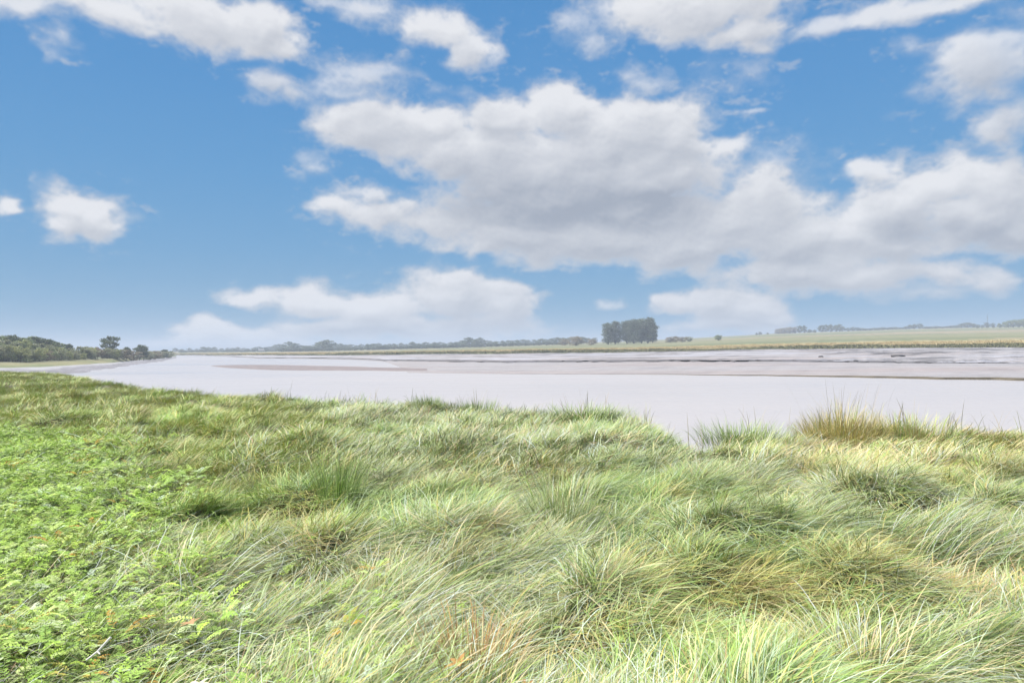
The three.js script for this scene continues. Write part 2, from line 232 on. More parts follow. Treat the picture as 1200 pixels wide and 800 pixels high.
{
  const greyish = [0.155, 0.14, 0.145], pale = [0.335, 0.31, 0.307], pink = [0.335, 0.288, 0.274], dark = [0.10, 0.088, 0.083], olive = [0.15, 0.125, 0.085];
  const bars = (x, d) => sstep(0.02, 0.16, fbm(x * 0.011 + 3, d * 0.034, 21, 4));
  const shape = {
    shift: (t, d, k) => (k < 3 ? 1 : 0) * ((k === 0 ? 1.6 : 4) * n2(t * 22, 1, 3) + (k === 0 ? 0 : 3 + 2 * k) * n2(t * 75, k, 5) + (k === 0 ? 0 : 1.5) * n2(t * 120, k, 9)) + (k === 2 ? 6 * n2(t * 9, 1, 8) : 0),
    lift: (x, d, k, s, t) => (k === 0 ? (s === 0 ? -0.3 : 0.05 + 0.24 * sstep(0.2, 0.7, t) * (1 - 0.5 * s) + 0.03 * fbm(x * 0.05, d * 0.2, 2)) : k === 2 ? (0.42 * bars(x, d) + 0.12 * fbm(x * 0.06, d * 0.3, 5)) * sstep(0, 0.1, s) * (1 - sstep(0.9, 1, s)) : 0),
  };
  const paint = (x, d, k, s, t) => {
    const f = fbm(x * 0.015, d * 0.035, 4, 4), g = fbm(x * 0.06, d * 0.12, 14, 3);
    let c = mix3(pale, pink, sstep(-0.2, 0.35, f));
    if (k === 0) { c = mix3(c, greyish, 0.25 * sstep(0.05, 0.3, g)); if (s < 0.016 + 0.012 * g) c = mix3(olive, pale, 0.85 * (1 - sstep(0.05, 0.34, t + 0.2 * f))); }
    if (k === 1) c = mix3(dark, greyish, sstep(0.0, 0.35, g));  // ledge face coloured darker than the mud before and behind it
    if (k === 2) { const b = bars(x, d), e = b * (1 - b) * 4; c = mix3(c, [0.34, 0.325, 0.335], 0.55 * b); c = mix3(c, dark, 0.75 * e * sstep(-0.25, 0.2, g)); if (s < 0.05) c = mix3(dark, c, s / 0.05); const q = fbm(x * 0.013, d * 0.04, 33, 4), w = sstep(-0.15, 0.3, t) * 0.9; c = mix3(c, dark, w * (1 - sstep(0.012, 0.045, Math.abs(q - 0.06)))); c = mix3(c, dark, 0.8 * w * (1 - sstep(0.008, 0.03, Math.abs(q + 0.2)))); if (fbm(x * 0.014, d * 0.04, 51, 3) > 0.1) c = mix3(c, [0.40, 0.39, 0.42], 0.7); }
    return c;
  };
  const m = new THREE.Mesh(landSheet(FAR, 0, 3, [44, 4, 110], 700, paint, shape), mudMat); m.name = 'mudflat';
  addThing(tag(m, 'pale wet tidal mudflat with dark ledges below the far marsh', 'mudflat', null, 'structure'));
  // marsh and fields behind
  const straw = [0.42, 0.345, 0.19], golden = [0.40, 0.315, 0.15], green = [0.12, 0.15, 0.052], sedge = [0.095, 0.098, 0.035], fieldA = [0.21, 0.20, 0.095], fieldB = [0.28, 0.225, 0.13], fieldC = [0.155, 0.165, 0.075];
  const land = (x, d, k, s, t) => {
    const f = fbm(x * 0.02, d * 0.02, 6, 3), g = fbm(x * 0.15, d * 0.1, 8, 3);
    if (k === 3) return mix3(mix3(sedge, green, sstep(-0.2, 0.4, g)), golden, 0.6 * sstep(0.2, 0.8, s + 0.5 * f));
    if (k === 4) { const r = sstep(-0.1, 0.6, t); return mix3(mix3(golden, straw, sstep(-0.3, 0.3, f)), green, clamp(sstep(0.5 + 0.3 * r, 0.9 + 0.15 * r, s + 0.25 * g) + 0.3 * sstep(0.2, 0.5, f), 0, 1)); }
    const strip = Math.floor((d + 0.35 * x + 40 * f) / (k === 5 ? 75 : 140)), h = Math.abs(Math.sin(strip * 12.9898 + Math.floor((x - 0.2 * d) / 260) * 78.233)) % 1;
    return mix3(h < 0.4 ? fieldA : h < 0.7 ? fieldC : fieldB, green, 0.1 + 0.3 * g);
  };
  const f = new THREE.Mesh(landSheet(FAR, 3, 8, [0, 0, 0, 3, 14, 18, 24, 5], 520, land, { shift: (t, d, k, s) => (k === 3 || (k === 4 && s === 0) ? 2.5 * n2(t * 40, 1, 3) + 6 * n2(t * 9, 1, 8) : 0), lift: (x, d, k, s) => (k >= 5 ? 0.5 * fbm(x * 0.01, d * 0.01, 2, 2) : k === 4 ? 0.25 * fbm(x * 0.1, d * 0.06, 7, 3) : 0) }), landMat);
  f.name = 'far_marsh_and_fields';
  addThing(tag(f, 'golden salt marsh and green fields rising beyond the river', 'fields', null, 'structure'));
  const lm = (x, d, k, s) => {
    const g = fbm(x * 0.12, d * 0.12, 8, 3), f2 = fbm(x * 0.03, d * 0.03, 3, 2);
    if (k === 0) return mix3(mix3([0.24, 0.225, 0.24], [0.17, 0.16, 0.165], sstep(-0.2, 0.3, g)), [0.34, 0.33, 0.33], sstep(0.72, 0.8, s + 0.12 * g));
    if (k === 1) return mix3(mix3([0.23, 0.21, 0.095], [0.16, 0.175, 0.07], sstep(-0.15, 0.3, g + f2)), [0.22, 0.205, 0.11], sstep(0.6, 0.9, s));
    return [0.12, 0.14, 0.06];
  };
  const l = new THREE.Mesh(landSheet(LEFT, 0, 4, [8, 10, 5, 4], 260, lm, { shift: (t, d, k, s) => (k < 2 ? 4 * n2(t * 30, 2, 6) : 0), lift: (x, d, k, s) => (k === 0 && s === 0 ? -0.25 : k < 2 ? 0.12 * fbm(x * 0.1, d * 0.1, 3, 2) : 0) }), landMat);
  l.name = 'river_shore_meadow';
  addThing(tag(l, 'yellowish salt meadow and pale beach in front of the thicket', 'meadow', null, 'structure'));
}
// the long pinkish sandbar lying in the channel
{
  const pos = [], col = [], uv = [], idx = [], N = 120, M = 14;
  for (let j = 0; j <= M; j++) for (let i = 0; i <= N; i++) {
    const u = i / N, v = j / M, tip = Math.pow(clamp(u / 0.3 + 0.004, 0, 1), 0.7), half = mix(58, 9, Math.pow(u, 0.6)) * tip * (1 + 0.12 * n2(u * 7, 2, 2)), d = mix(212, 149, Math.pow(u, 0.8)) + (v - 0.5) * 2 * half + 1.5 * n2(u * 11, v, 4), x0 = mix(-0.447, -0.125, u) * d;
    const hump = Math.max(0, 1 - (2 * v - 1) ** 2) * Math.min(1, u * 8);
    pos.push(x0, WATER - 0.15 + 0.34 * Math.pow(hump, 0.4) + 0.015 * fbm(x0 * 0.2, d * 0.4, 3), -d); uv.push(x0, d);
    col.push(...mix3([0.255, 0.205, 0.19], [0.215, 0.178, 0.17], sstep(-0.2, 0.3, fbm(x0 * 0.06, d * 0.3, 5, 3))));
  }
  for (let j = 0; j < M; j++) for (let i = 0; i < N; i++) { const a = j * (N + 1) + i; idx.push(a, a + 1, a + N + 1, a + 1, a + N + 2, a + N + 1); }
  const m = new THREE.Mesh(geom(pos, col, idx, uv), mudMat); m.name = 'sandbar';
  addThing(tag(m, 'long low pinkish brown sandbar lying out in the river', 'sandbar', null, 'structure'));
}

// ---------------------------------------------------------------- trees and thicket
const leafMats = {
  dark: [0.11, 0.14, 0.07], mid: [0.25, 0.29, 0.13], yellow: [0.36, 0.38, 0.15], olive: [0.31, 0.32, 0.19], brown: [0.29, 0.24, 0.16],
};
for (const k in leafMats) leafMats[k] = new THREE.MeshPhysicalMaterial({ color: new THREE.Color().setRGB(...leafMats[k]), vertexColors: true, roughness: 0.9, transmission: 0.42, thickness: 0, side: THREE.DoubleSide });
const barkMat = new THREE.MeshStandardMaterial({ color: new THREE.Color().setRGB(0.09, 0.07, 0.05), roughness: 1 });
function limb(a, b, r0, r1, n = 6) {
  const dir = new THREE.Vector3().subVectors(b, a), g = new THREE.CylinderGeometry(r1, r0, dir.length(), n, 2);
  g.translate(0, dir.length() / 2, 0); g.applyQuaternion(new THREE.Quaternion().setFromUnitVectors(new THREE.Vector3(0, 1, 0), dir.clone().normalize())); g.translate(a.x, a.y, a.z); return g;
}
// A crown of lobes filled with small leaf sprays; unit height 1, so copies take any size.
function makeTree(o) {
  const root = new THREE.Group(), lobes = [], { w = 0.45, base = 0.25, n = 9, leaves = 1500, leaf = 0.05, stems = 1 } = o;
  for (let i = 0; i < n; i++) {
    const y = mix(base + 0.1, 0.9, (i + 0.5) / n), a = i * 2.4 + rr(-0.5, 0.5), prof = o.flat ? (y > 0.6 ? 1 : 0.6) : Math.sqrt(Math.max(0.08, 1 - ((y - 0.52) / 0.5) ** 2)), r = w * prof * rr(0.3, 0.62);
    lobes.push([Math.cos(a) * r, y, Math.sin(a) * r, rr(0.14, 0.24) * (0.6 + w), rr(0.09, 0.16)]);
  }
  lobes.push([rr(-0.05, 0.05), 0.9, 0, 0.15, 0.1]);
  const trunk = [];
  for (let k = 0; k < stems; k++) {
    const a = k * 2.1, b0 = new THREE.Vector3(Math.cos(a) * 0.05 * (stems > 1), -0.02, Math.sin(a) * 0.05 * (stems > 1)), fork = new THREE.Vector3(b0.x * 2 + rr(-0.02, 0.02), base + 0.12, b0.z * 2);
    trunk.push(limb(b0, fork, 0.028, 0.02), limb(fork, new THREE.Vector3(fork.x, 0.8, fork.z), 0.02, 0.006));
    lobes.forEach((l, i) => { if (i % stems === k) trunk.push(limb(new THREE.Vector3(fork.x, Math.min(0.7, Math.max(base * 0.8, l[1] - 0.2)), fork.z), new THREE.Vector3(l[0], l[1], l[2]), 0.011, 0.004, 5)); });
  }
  const t = new THREE.Mesh(mergeGeometries(trunk), barkMat); t.name = 'trunk'; root.add(t);
  const pos = [], col = [], nor = [], v = new THREE.Vector3(), p = new THREE.Vector3(), q = new THREE.Vector3();
  for (let i = 0; i < leaves; i++) {
    const l = lobes[Math.floor(rnd() * lobes.length)];
    v.set(gauss(), gauss(), gauss()).normalize(); const rad = Math.pow(rnd(), 0.4) * rr(0.75, 1.12);
    const c = [l[0] + v.x * l[3] * rad, l[1] + v.y * l[4] * rad, l[2] + v.z * l[3] * rad]; if (c[1] < base * 0.55) continue;
    const s = leaf * rr(0.5, 1.25), tone = rr(0.72, 1.28), warm = rr(0.9, 1.12);
    for (let k = 0; k < 2; k++) {
      p.set(gauss(), gauss(), gauss()).normalize(); q.set(gauss(), gauss(), gauss()).cross(p).normalize();
      if (q.clone().cross(p).dot(v) < 0) q.negate(); const nn = new THREE.Vector3().crossVectors(q, p).add(v.clone().multiplyScalar(0.35)).normalize();
      pos.push(c[0] - p.x * s, c[1] - p.y * s, c[2] - p.z * s, c[0] + q.x * s * 0.7, c[1] + q.y * s * 0.7, c[2] + q.z * s * 0.7, c[0] + p.x * s, c[1] + p.y * s, c[2] + p.z * s);
      for (let m = 0; m < 3; m++) { col.push(tone * warm, tone, tone * 0.95); nor.push(nn.x, nn.y, nn.z); }
    }
  }
  const cr = new THREE.Mesh(geom(pos, col, null, null, nor), leafMats[o.mat]); cr.name = 'crown'; root.add(cr);
  return root;
}
const kinds = {};
function treeKind(key, o) { kinds[key] = { root: makeTree(o) }; }
treeKind('round', { mat: 'dark', w: 0.42, base: 0.2, n: 11, leaves: 1500, leaf: 0.045 });
treeKind('broad', { mat: 'mid', w: 0.62, base: 0.1, n: 13, leaves: 1500, leaf: 0.05, stems: 2 });
treeKind('thorn', { mat: 'yellow', w: 0.8, base: 0.02, n: 13, leaves: 1500, leaf: 0.055, stems: 3 });
treeKind('sallow', { mat: 'olive', w: 0.85, base: 0.02, n: 12, leaves: 1400, leaf: 0.055, stems: 3 });
treeKind('rusty', { mat: 'brown', w: 0.85, base: 0.02, n: 12, leaves: 1300, leaf: 0.055, stems: 3 });
treeKind('leaning', { mat: 'dark', w: 0.7, base: 0.06, n: 10, leaves: 1300, leaf: 0.05, flat: true });
treeKind('tall', { mat: 'dark', w: 0.3, base: 0.03, n: 15, leaves: 3000, leaf: 0.028 });
treeKind('stout', { mat: 'dark', w: 0.42, base: 0.03, n: 18, leaves: 3800, leaf: 0.026 });
treeKind('distant', { mat: 'dark', w: 0.6, base: 0.06, n: 9, leaves: 700, leaf: 0.07, stems: 2 });
function plant(key, name, t, d, h, wide, cols, label, category, group) {
  const o = kinds[key].root.clone(); o.name = numbered(name);
  o.position.set(t * d, heightOn(cols, t, d) - 0.02 * h, -d); o.scale.set(h * wide, h, h * wide); o.rotation.y = rr(0, 6.28);
  return addThing(tag(o, label, category, group));
}
const bear = (px) => (px - 600) / 800;
// thicket on the left-hand shore: [bearing mark, metres behind the foot, height, kind]
{
  const G = 'thicket along the left shore';
  const L = { thorn: 'yellow green bush in the thicket along the far shore meadow', sallow: 'olive grey bush in the thicket along the far shore meadow', broad: 'mid green small tree in the thicket along the far shore meadow', rusty: 'brownish bush in the thicket along the far shore meadow', round: 'dark tree rising at the back of the shore thicket' };
  const put = (px, back, h, key, w = 1) => { const t = bear(px), foot = landAt(LEFT, t)[2][0]; plant(key, key === 'round' ? 'thicket_tree' : key === 'broad' ? 'scrub_tree' : 'scrub_bush', t, foot + back, h, w, LEFT, L[key], key === 'broad' || key === 'round' ? 'tree' : 'bush', G + ', ' + key); };
  const front = ['sallow', 'thorn', 'sallow', 'broad', 'thorn', 'rusty', 'broad', 'sallow', 'thorn'];
  for (let i = 0, px = -60; px < 112; i++, px += rr(6, 10)) put(px, rr(0, 3), mix(5.2, 3.0, sstep(0, 110, px)) * rr(0.8, 1.15), front[i % 9], rr(0.9, 1.2));
  for (let i = 0, px = -55; px < 100; i++, px += rr(7, 11)) put(px, rr(8, 14), mix(7.2, 4.0, sstep(10, 105, px)) * rr(0.88, 1.1), ['broad', 'thorn', 'broad', 'sallow'][i % 4], rr(0.8, 1));
  for (let i = 0, px = -50; px < 86; i++, px += rr(9, 14)) put(px, rr(20, 28), mix(9.3, 6.0, sstep(25, 95, px)) * rr(0.92, 1.08), i % 3 ? 'broad' : 'round', rr(0.7, 0.95));
  put(40, 24, 9.2, 'round'); put(56, 26, 8.4, 'round', 1.2);
  plant('leaning', 'spreading_tree', bear(128), 300, 10.2, 0.85, LEFT, 'dark spreading tree standing clear of the low shore bushes', 'tree');
  const rest = 'low dark bush at the thin end of the shore thicket';
  for (const [px, d, h, key, w] of [[92, 268, 5.2, 'sallow', 1.3], [99, 272, 5, 'thorn', 1.3], [106, 280, 5, 'sallow', 1.3], [126, 292, 4.6, 'sallow', 1.3], [132, 296, 4.2, 'thorn', 1.3], [112, 285, 5, 'rusty', 1.2], [120, 290, 4, 'rusty', 1.2], [136, 300, 4.5, 'sallow', 1.3], [143, 312, 4.6, 'rusty', 1.4], [148, 315, 6.6, 'round', 0.9], [155, 330, 5, 'rusty', 1.3], [163, 350, 8.4, 'leaning', 0.8], [168, 355, 7.5, 'round', 1.1], [174, 370, 5, 'sallow', 1.6], [181, 395, 5, 'rusty', 1.5], [186, 420, 5, 'sallow', 1.5], [192, 450, 6, 'round', 1.3], [196, 470, 5, 'sallow', 1.5]]) plant(key, 'shore_bush', bear(px), d, h, w, LEFT, rest, 'bush', 'bushes at the end of the shore thicket');
}
// clump of tall trees on the far marsh
{
  const put = (px, d, h, key, w, label) => plant(key, 'field_tree', bear(px), d, h, w, FAR, label, 'tree', 'clump of tall trees beyond the marsh');
  put(713, 640, 21, 'tall', 1.15, 'slim dark tree at the gap edge of the tall clump');
  put(721, 648, 22.5, 'tall', 1.15, 'dark tree beside the gap in the tall clump');
  put(735, 652, 23, 'stout', 0.9, 'broad dark tree within the tall clump on the marsh');
  put(743, 642, 24, 'stout', 0.95, 'broad dark tree within the tall clump on the marsh');
  put(752, 655, 24.5, 'stout', 0.95, 'broad dark tree within the tall clump on the marsh');
  put(759, 645, 25, 'tall', 1.4, 'tallest dark tree at the open end of the clump');
  put(765, 650, 20, 'stout', 0.75, 'lower dark tree tapering the end of the tall clump');
  for (const [px, d, h, key] of [[785, 620, 5, 'rusty'], [792, 618, 5.5, 'rusty'], [800, 622, 4.6, 'rusty'], [808, 625, 4.5, 'sallow'], [842, 600, 5, 'broad'], [676, 640, 9, 'rusty'], [694, 640, 6, 'rusty'], [662, 700, 7, 'rusty']]) plant(key, 'field_bush', bear(px), d, h, 1.5, FAR, 'low russet bush on the marsh near the tall clump', 'bush', 'bushes near the tall clump');
}
// far tree line, left of the clump
{
  const spots = []; let px = 205;
  while (px < 700) { spots.push(px); px += rr(4.5, 8) * (px < 300 ? 1.1 : 1); }
  for (const p of spots) {
    const t = bear(p), d = p < 330 ? rr(1150, 1500) : rr(900, 1300), hump = (p > 318 && p < 345) || (p > 375 && p < 388) || (p > 540 && p < 572) ? 1.45 : 1, h = hump * (p < 300 ? rr(6, 10) : rr(7.5, 11));
    plant('distant', 'tree_line_tree', t, d, h, rr(1.2, 2.1), FAR, 'small dark tree in the far tree line behind the marsh', 'tree', 'far tree line behind the marsh');
  }
  for (let p = 212; p < 660; p += rr(5, 8)) plant('distant', 'hedge_bush', bear(p), p < 330 ? 1080 : 860, rr(3.5, 5.5), 2.8, FAR, 'low hedge bush at the foot of the far tree line', 'bush', 'hedge below the far tree line');
}
// trees on the ridge, right
{
  const put = (px, d, h, w, key, label, group) => plant(key, 'ridge_tree', bear(px), d, h, w, FAR, label, 'tree', group);
  const copse = (label, group, key, list) => list.forEach(([px, h, w]) => put(px, 1150 + rr(-25, 25), h, w * 1.45, key, label, group));
  copse('brownish rounded tree in the blunt copse on the ridge', 'brown copse on the ridge', 'rusty', [[913, 9, 1.0], [919, 10, 1], [926, 11.5, 1], [932, 11, 0.9]]);
  copse('slim dark tree just behind the brown copse on the ridge', 'slim trees behind the brown copse', 'distant', [[938, 13, 0.6], [943, 13, 0.6], [949, 6, 1.2], [955, 5, 1.2]]);
  copse('tall dark tree in the square topped copse on the ridge', 'square copse on the ridge', 'distant', [[963, 12.5, 0.7], [969, 13, 0.7], [974, 13, 0.7], [980, 12, 0.7], [984, 13, 0.6], [988, 9, 0.8], [994, 6, 1.2], [1000, 7, 1.2], [1006, 6, 1]]);
  copse('low hedge tree in the dark line along the ridge', 'hedge line on the ridge', 'distant', [1010, 1015, 1020, 1025, 1030, 1035, 1040, 1045, 1050, 1056, 1086, 1092, 1098, 1104, 1110, 1116].map((px) => [px, rr(3, 5), rr(2.2, 3)]));
  copse('rounded tree in the small knot on the ridge', 'knot of trees on the ridge', 'distant', [[1062, 5, 1.2], [1067, 7.5, 1], [1072, 8.5, 1], [1079, 9, 0.8]]);
  copse('low spreading tree on the hilltop near the mast', 'trees on the hilltop by the mast', 'distant', [[1122, 5, 1.5], [1128, 7.5, 1.5], [1135, 9, 1.5], [1141, 7, 1.4], [1148, 5, 1.4], [1157, 8, 0.9], [1164, 7, 0.9], [1172, 5, 1.2]]);
  [[1146, 4], [1152, 5], [1158, 5], [1165, 5], [1172, 7], [1178, 9], [1183, 11], [1189, 12], [1195, 12], [1201, 13], [1208, 12], [1216, 12], [1224, 12]].forEach(([px, h]) => put(px, 1000 + rr(-20, 20), h, 0.95, px < 1170 ? 'distant' : 'broad', 'dark tree in the wood on the slope below the mast', 'wood on the slope'));
  [[891, 5], [887, 4], [900, 3]].forEach(([px, h]) => put(px, 1100, h, 1.3, 'distant', 'tiny lone hedge tree on the low end of the ridge', 'lone hedge trees'));
}
// radio mast on the hill
{
  const g = new THREE.Group(); g.name = 'radio_mast'; const d = 1180, t = bear(1158);
  const metal = new THREE.MeshStandardMaterial({ color: new THREE.Color().setRGB(0.16, 0.165, 0.175), roughness: 0.6 });
  const add = (name, geo) => { const m = new THREE.Mesh(geo, metal); m.name = name; g.add(m); };
  for (let k = 0; k < 3; k++) { const a = k * 2.0944; add('tower_leg', limb(new THREE.Vector3(Math.cos(a) * 0.9, -1, Math.sin(a) * 0.9), new THREE.Vector3(Math.cos(a) * 0.3, 20, Math.sin(a) * 0.3), 0.16, 0.1)); }
  for (let k = 0; k < 9; k++) { const y = k * 2.2, r = mix(0.9, 0.32, k / 9); const br = []; for (let j = 0; j < 3; j++) { const a = j * 2.0944, b = a + 2.0944; br.push(limb(new THREE.Vector3(Math.cos(a) * r, y, Math.sin(a) * r), new THREE.Vector3(Math.cos(b) * r * 0.93, y + 2.2, Math.sin(b) * r * 0.93), 0.07, 0.07, 4)); } add('brace', mergeGeometries(br)); }
  add('antenna', limb(new THREE.Vector3(0, 19.5, 0), new THREE.Vector3(0, 24, 0), 0.12, 0.06));
  const dish = new THREE.CylinderGeometry(0.7, 0.7, 0.4, 12); dish.rotateX(1.57); dish.translate(0, 16, 0.8); add('dish', dish);
  g.position.set(t * d, heightOn(FAR, t, d), -d); addThing(tag(g, 'thin grey radio mast on the hilltop', 'mast'));
}
// two pale cottages among the far trees
for (const [px, d, w, label] of [[306, 1010, 11, 'small white cottage at the end of the far tree line'], [283, 1100, 9, 'small pale cottage half hidden among the far trees']]) {
  const g = new THREE.Group(), t = bear(px); g.name = numbered('cottage');
  const white = new THREE.MeshStandardMaterial({ color: new THREE.Color().setRGB(0.5, 0.48, 0.45), roughness: 0.9 }), slate = new THREE.MeshStandardMaterial({ color: new THREE.Color().setRGB(0.2, 0.19, 0.19), roughness: 0.9 }), dk = new THREE.MeshStandardMaterial({ color: new THREE.Color().setRGB(0.05, 0.05, 0.06), roughness: 0.4 });
  const add = (n, geo, m) => { const o = new THREE.Mesh(geo, m); o.name = n; g.add(o); };
  const b = new THREE.BoxGeometry(w, 4, 6); b.translate(0, 1.6, 0); add('wall', b, white);
  const sh = new THREE.Shape(); sh.moveTo(-3.4, 0); sh.lineTo(3.4, 0); sh.lineTo(0, 2.4); sh.closePath();
  const r = new THREE.ExtrudeGeometry(sh, { depth: w + 0.6, bevelEnabled: false }); r.translate(0, 3.61, -(w + 0.6) / 2); r.rotateY(Math.PI / 2); add('roof', r, slate);
  for (const s of [-0.33, 0, 0.33]) { const wi = new THREE.BoxGeometry(1.1, 1.2, 0.1); wi.translate(s * w, 1.9, 3.02); add(s ? 'window' : 'door', wi, dk); }
  const c = new THREE.BoxGeometry(0.8, 1.6, 0.8); c.translate(w * 0.4, 6.2, 0); add('chimney', c, white);
  g.position.set(t * d, heightOn(FAR, t, d), -d); g.rotation.y = 0.3; g.scale.setScalar(0.75); addThing(tag(g, label, 'house'));
}
// lumps of mud and stone on the flat
for (const [px, d, w, h, label] of [[1052, 205, 4.2, 0.8, 'long dark mud lump lying on the pale mudflat'], [962, 212, 1.6, 0.5, 'small dark stone on the mudflat near the marsh edge'], [1003, 178, 1.3, 0.35, 'small dark stone beside the middle mud ledge'], [1010, 172, 2.2, 0.3, 'flat dark stone just below the middle mud ledge']]) {
  const g = new THREE.IcosahedronGeometry(1, 3), p = g.attributes.position;
  for (let i = 0; i < p.count; i++) { const k = 1 + 0.3 * n2(p.getX(i) * 1.6 + px, p.getY(i) * 1.6, p.getZ(i) * 1.6); p.setXYZ(i, p.getX(i) * k * w * 0.5, p.getY(i) * k * h * 0.7, p.getZ(i) * k * w * 0.35); }
  g.computeVertexNormals();
  const m = new THREE.Mesh(g, new THREE.MeshStandardMaterial({ color: new THREE.Color().setRGB(0.07, 0.062, 0.06), roughness: 0.7 })); m.name = numbered('mud_stone');
  m.position.set(bear(px) * d, heightOn(FAR, bear(px), d) + 0.12, -d); addThing(tag(m, label, 'stone'));
}

// ---------------------------------------------------------------- grass
const bladeMat = new THREE.MeshPhysicalMaterial({ vertexColors: true, roughness: 0.5, specularIntensity: 0.42, side: THREE.DoubleSide });
const weedMat = new THREE.MeshPhysicalMaterial({ vertexColors: true, roughness: 0.75, specularIntensity: 0.3, side: THREE.DoubleSide });
const PAL = { russet: [0.44, 0.24, 0.09], mid: [0.25, 0.335, 0.095], pale: [0.375, 0.43, 0.20], silver: [0.47, 0.515, 0.41], deep: [0.10, 0.165, 0.05], straw: [0.58, 0.49, 0.27], tan: [0.37, 0.25, 0.13], gold: [0.50, 0.42, 0.13], fresh: [0.29, 0.43, 0.08] };
class Blades {
  constructor() { this.p = []; this.c = []; this.n = []; this.i = []; }
  // a strip that starts at angle a0 from the vertical and ends at a1, heading th, twisting a little
  blade(x, y, z, th, L, w, a0, a1, c, seg = 6, sway = 0.25) {
    const b = this.p.length / 3, st = L / seg, s0 = rr(-sway, sway), tw = rr(-0.7, 0.7), bow = rr(0.6, 1.5);
    for (let k = 0; k <= seg; k++) {
      const u = k / seg, a = a0 + (a1 - a0) * Math.pow(u, bow), h = th + s0 * u, sx = -Math.sin(h + tw * u), sz = Math.cos(h + tw * u), ww = 0.5 * w * (k === seg ? 0.12 : (u < 0.25 ? 0.7 + 1.2 * u : 1) * (1 - 0.75 * Math.pow(u, 2.5)));
      const dx = Math.sin(a) * Math.cos(h), dy = Math.cos(a), dz = Math.sin(a) * Math.sin(h);
      let nx = dy * sz - dz * 0, ny = dz * sx - dx * sz, nz = dx * 0 - dy * sx; const nl = Math.hypot(nx, ny, nz) || 1; nx /= nl; ny /= nl; nz /= nl;
      this.p.push(x - sx * ww, y, z - sz * ww, x + sx * ww, y, z + sz * ww); this.n.push(-nx, -ny, -nz, -nx, -ny, -nz); this.c.push(...c, ...c);
      if (k < seg) { const o = b + k * 2; this.i.push(o, o + 1, o + 2, o + 1, o + 3, o + 2); }
      x += dx * st; y += dy * st; z += dz * st;
    }
    return [x, y, z];
  }
  tri(a, b, c, col) { const o = this.p.length / 3, u = new THREE.Vector3().subVectors(b, a).cross(new THREE.Vector3().subVectors(c, a)).normalize(); this.p.push(a.x, a.y, a.z, b.x, b.y, b.z, c.x, c.y, c.z); for (let k = 0; k < 3; k++) { this.n.push(u.x, u.y, u.z); this.c.push(...col); } this.i.push(o, o + 1, o + 2); }
  build() { return geom(this.p, this.c, this.i, null, this.n); }
}
const vary = (c, k = 0.26) => { const t = 1 + rr(-k, k); return [c[0] * t * rr(0.94, 1.06), c[1] * t, c[2] * t * rr(0.88, 1.12)]; };
function pick(mixture) { let r = rnd(); for (const [k, s] of mixture) { if ((r -= s) < 0) return vary(PAL[k]); } return vary(PAL[mixture[0][0]]); }
const SWARD = [['pale', 0.28], ['silver', 0.17], ['mid', 0.27], ['straw', 0.09], ['tan', 0.06], ['gold', 0.03], ['deep', 0.10]];
const DRY = [['straw', 0.42], ['gold', 0.22], ['tan', 0.2], ['pale', 0.16]];
const LUSH = [['mid', 0.4], ['fresh', 0.25], ['deep', 0.18], ['pale', 0.17]];
function clump(n, o) {
  const b = new Blades();
  for (let i = 0; i < n; i++) {
    const r = o.r * Math.sqrt(rnd()), a = rnd() * 6.283;
    const th = o.fan ? a + gauss() * 0.5 : gauss() * o.spread;
    b.blade(Math.cos(a) * r, -0.02, Math.sin(a) * r, th, rr(...o.len), rr(...o.w), rr(...o.a0), rr(...o.a1), pick(o.mix), o.seg ?? 6, o.sway ?? 0.35);
  }
  return b.build();
}
const TYPES = {
  lodged: { r: 0.17, spread: 0.65, len: [0.22, 0.55], w: [0.0031, 0.0072], a0: [0.5, 1.25], a1: [1.3, 1.75], mix: SWARD, sway: 0.8 },
  tangled: { r: 0.17, spread: 1.9, len: [0.16, 0.42], w: [0.0031, 0.0070], a0: [0.6, 1.35], a1: [1.0, 1.8], mix: SWARD, sway: 1.1 },
  arching: { r: 0.14, spread: 0.9, len: [0.22, 0.46], w: [0.0031, 0.0072], a0: [0.15, 0.8], a1: [1.2, 2.3], mix: SWARD, sway: 0.7 },
  upright: { r: 0.11, spread: 1.6, len: [0.16, 0.34], w: [0.0031, 0.0065], a0: [0, 0.5], a1: [0.5, 1.6], mix: SWARD, sway: 0.5 },
  dry: { r: 0.15, spread: 1.1, len: [0.22, 0.48], w: [0.0029, 0.0065], a0: [0.4, 1.1], a1: [1.2, 1.9], mix: DRY, sway: 0.8 },
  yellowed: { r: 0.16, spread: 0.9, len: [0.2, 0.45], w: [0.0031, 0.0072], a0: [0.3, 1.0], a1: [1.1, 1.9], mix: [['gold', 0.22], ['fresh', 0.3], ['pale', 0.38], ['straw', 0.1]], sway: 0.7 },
  wisp: { r: 0.2, spread: 1.3, len: [0.35, 0.65], w: [0.0041, 0.0085], a0: [0.4, 1.1], a1: [1.25, 1.9], mix: [['silver', 0.6], ['straw', 0.2], ['pale', 0.2]], sway: 0.8 },
  lush: { r: 0.12, spread: 2, len: [0.1, 0.26], w: [0.0043, 0.0090], a0: [0.1, 0.8], a1: [0.8, 1.8], mix: LUSH, sway: 0.5 },
};
const kindsOf = {};
for (const k in TYPES) { kindsOf[k] = []; for (let v = 0; v < 4; v++) kindsOf[k].push({ near: clump(k === 'wisp' ? 10 : 48, TYPES[k]), far: clump(k === 'wisp' ? 8 : 36, { ...TYPES[k], w: TYPES[k].w.map((x) => x * 1.55), seg: 4, r: TYPES[k].r * 1.5 }) }); }
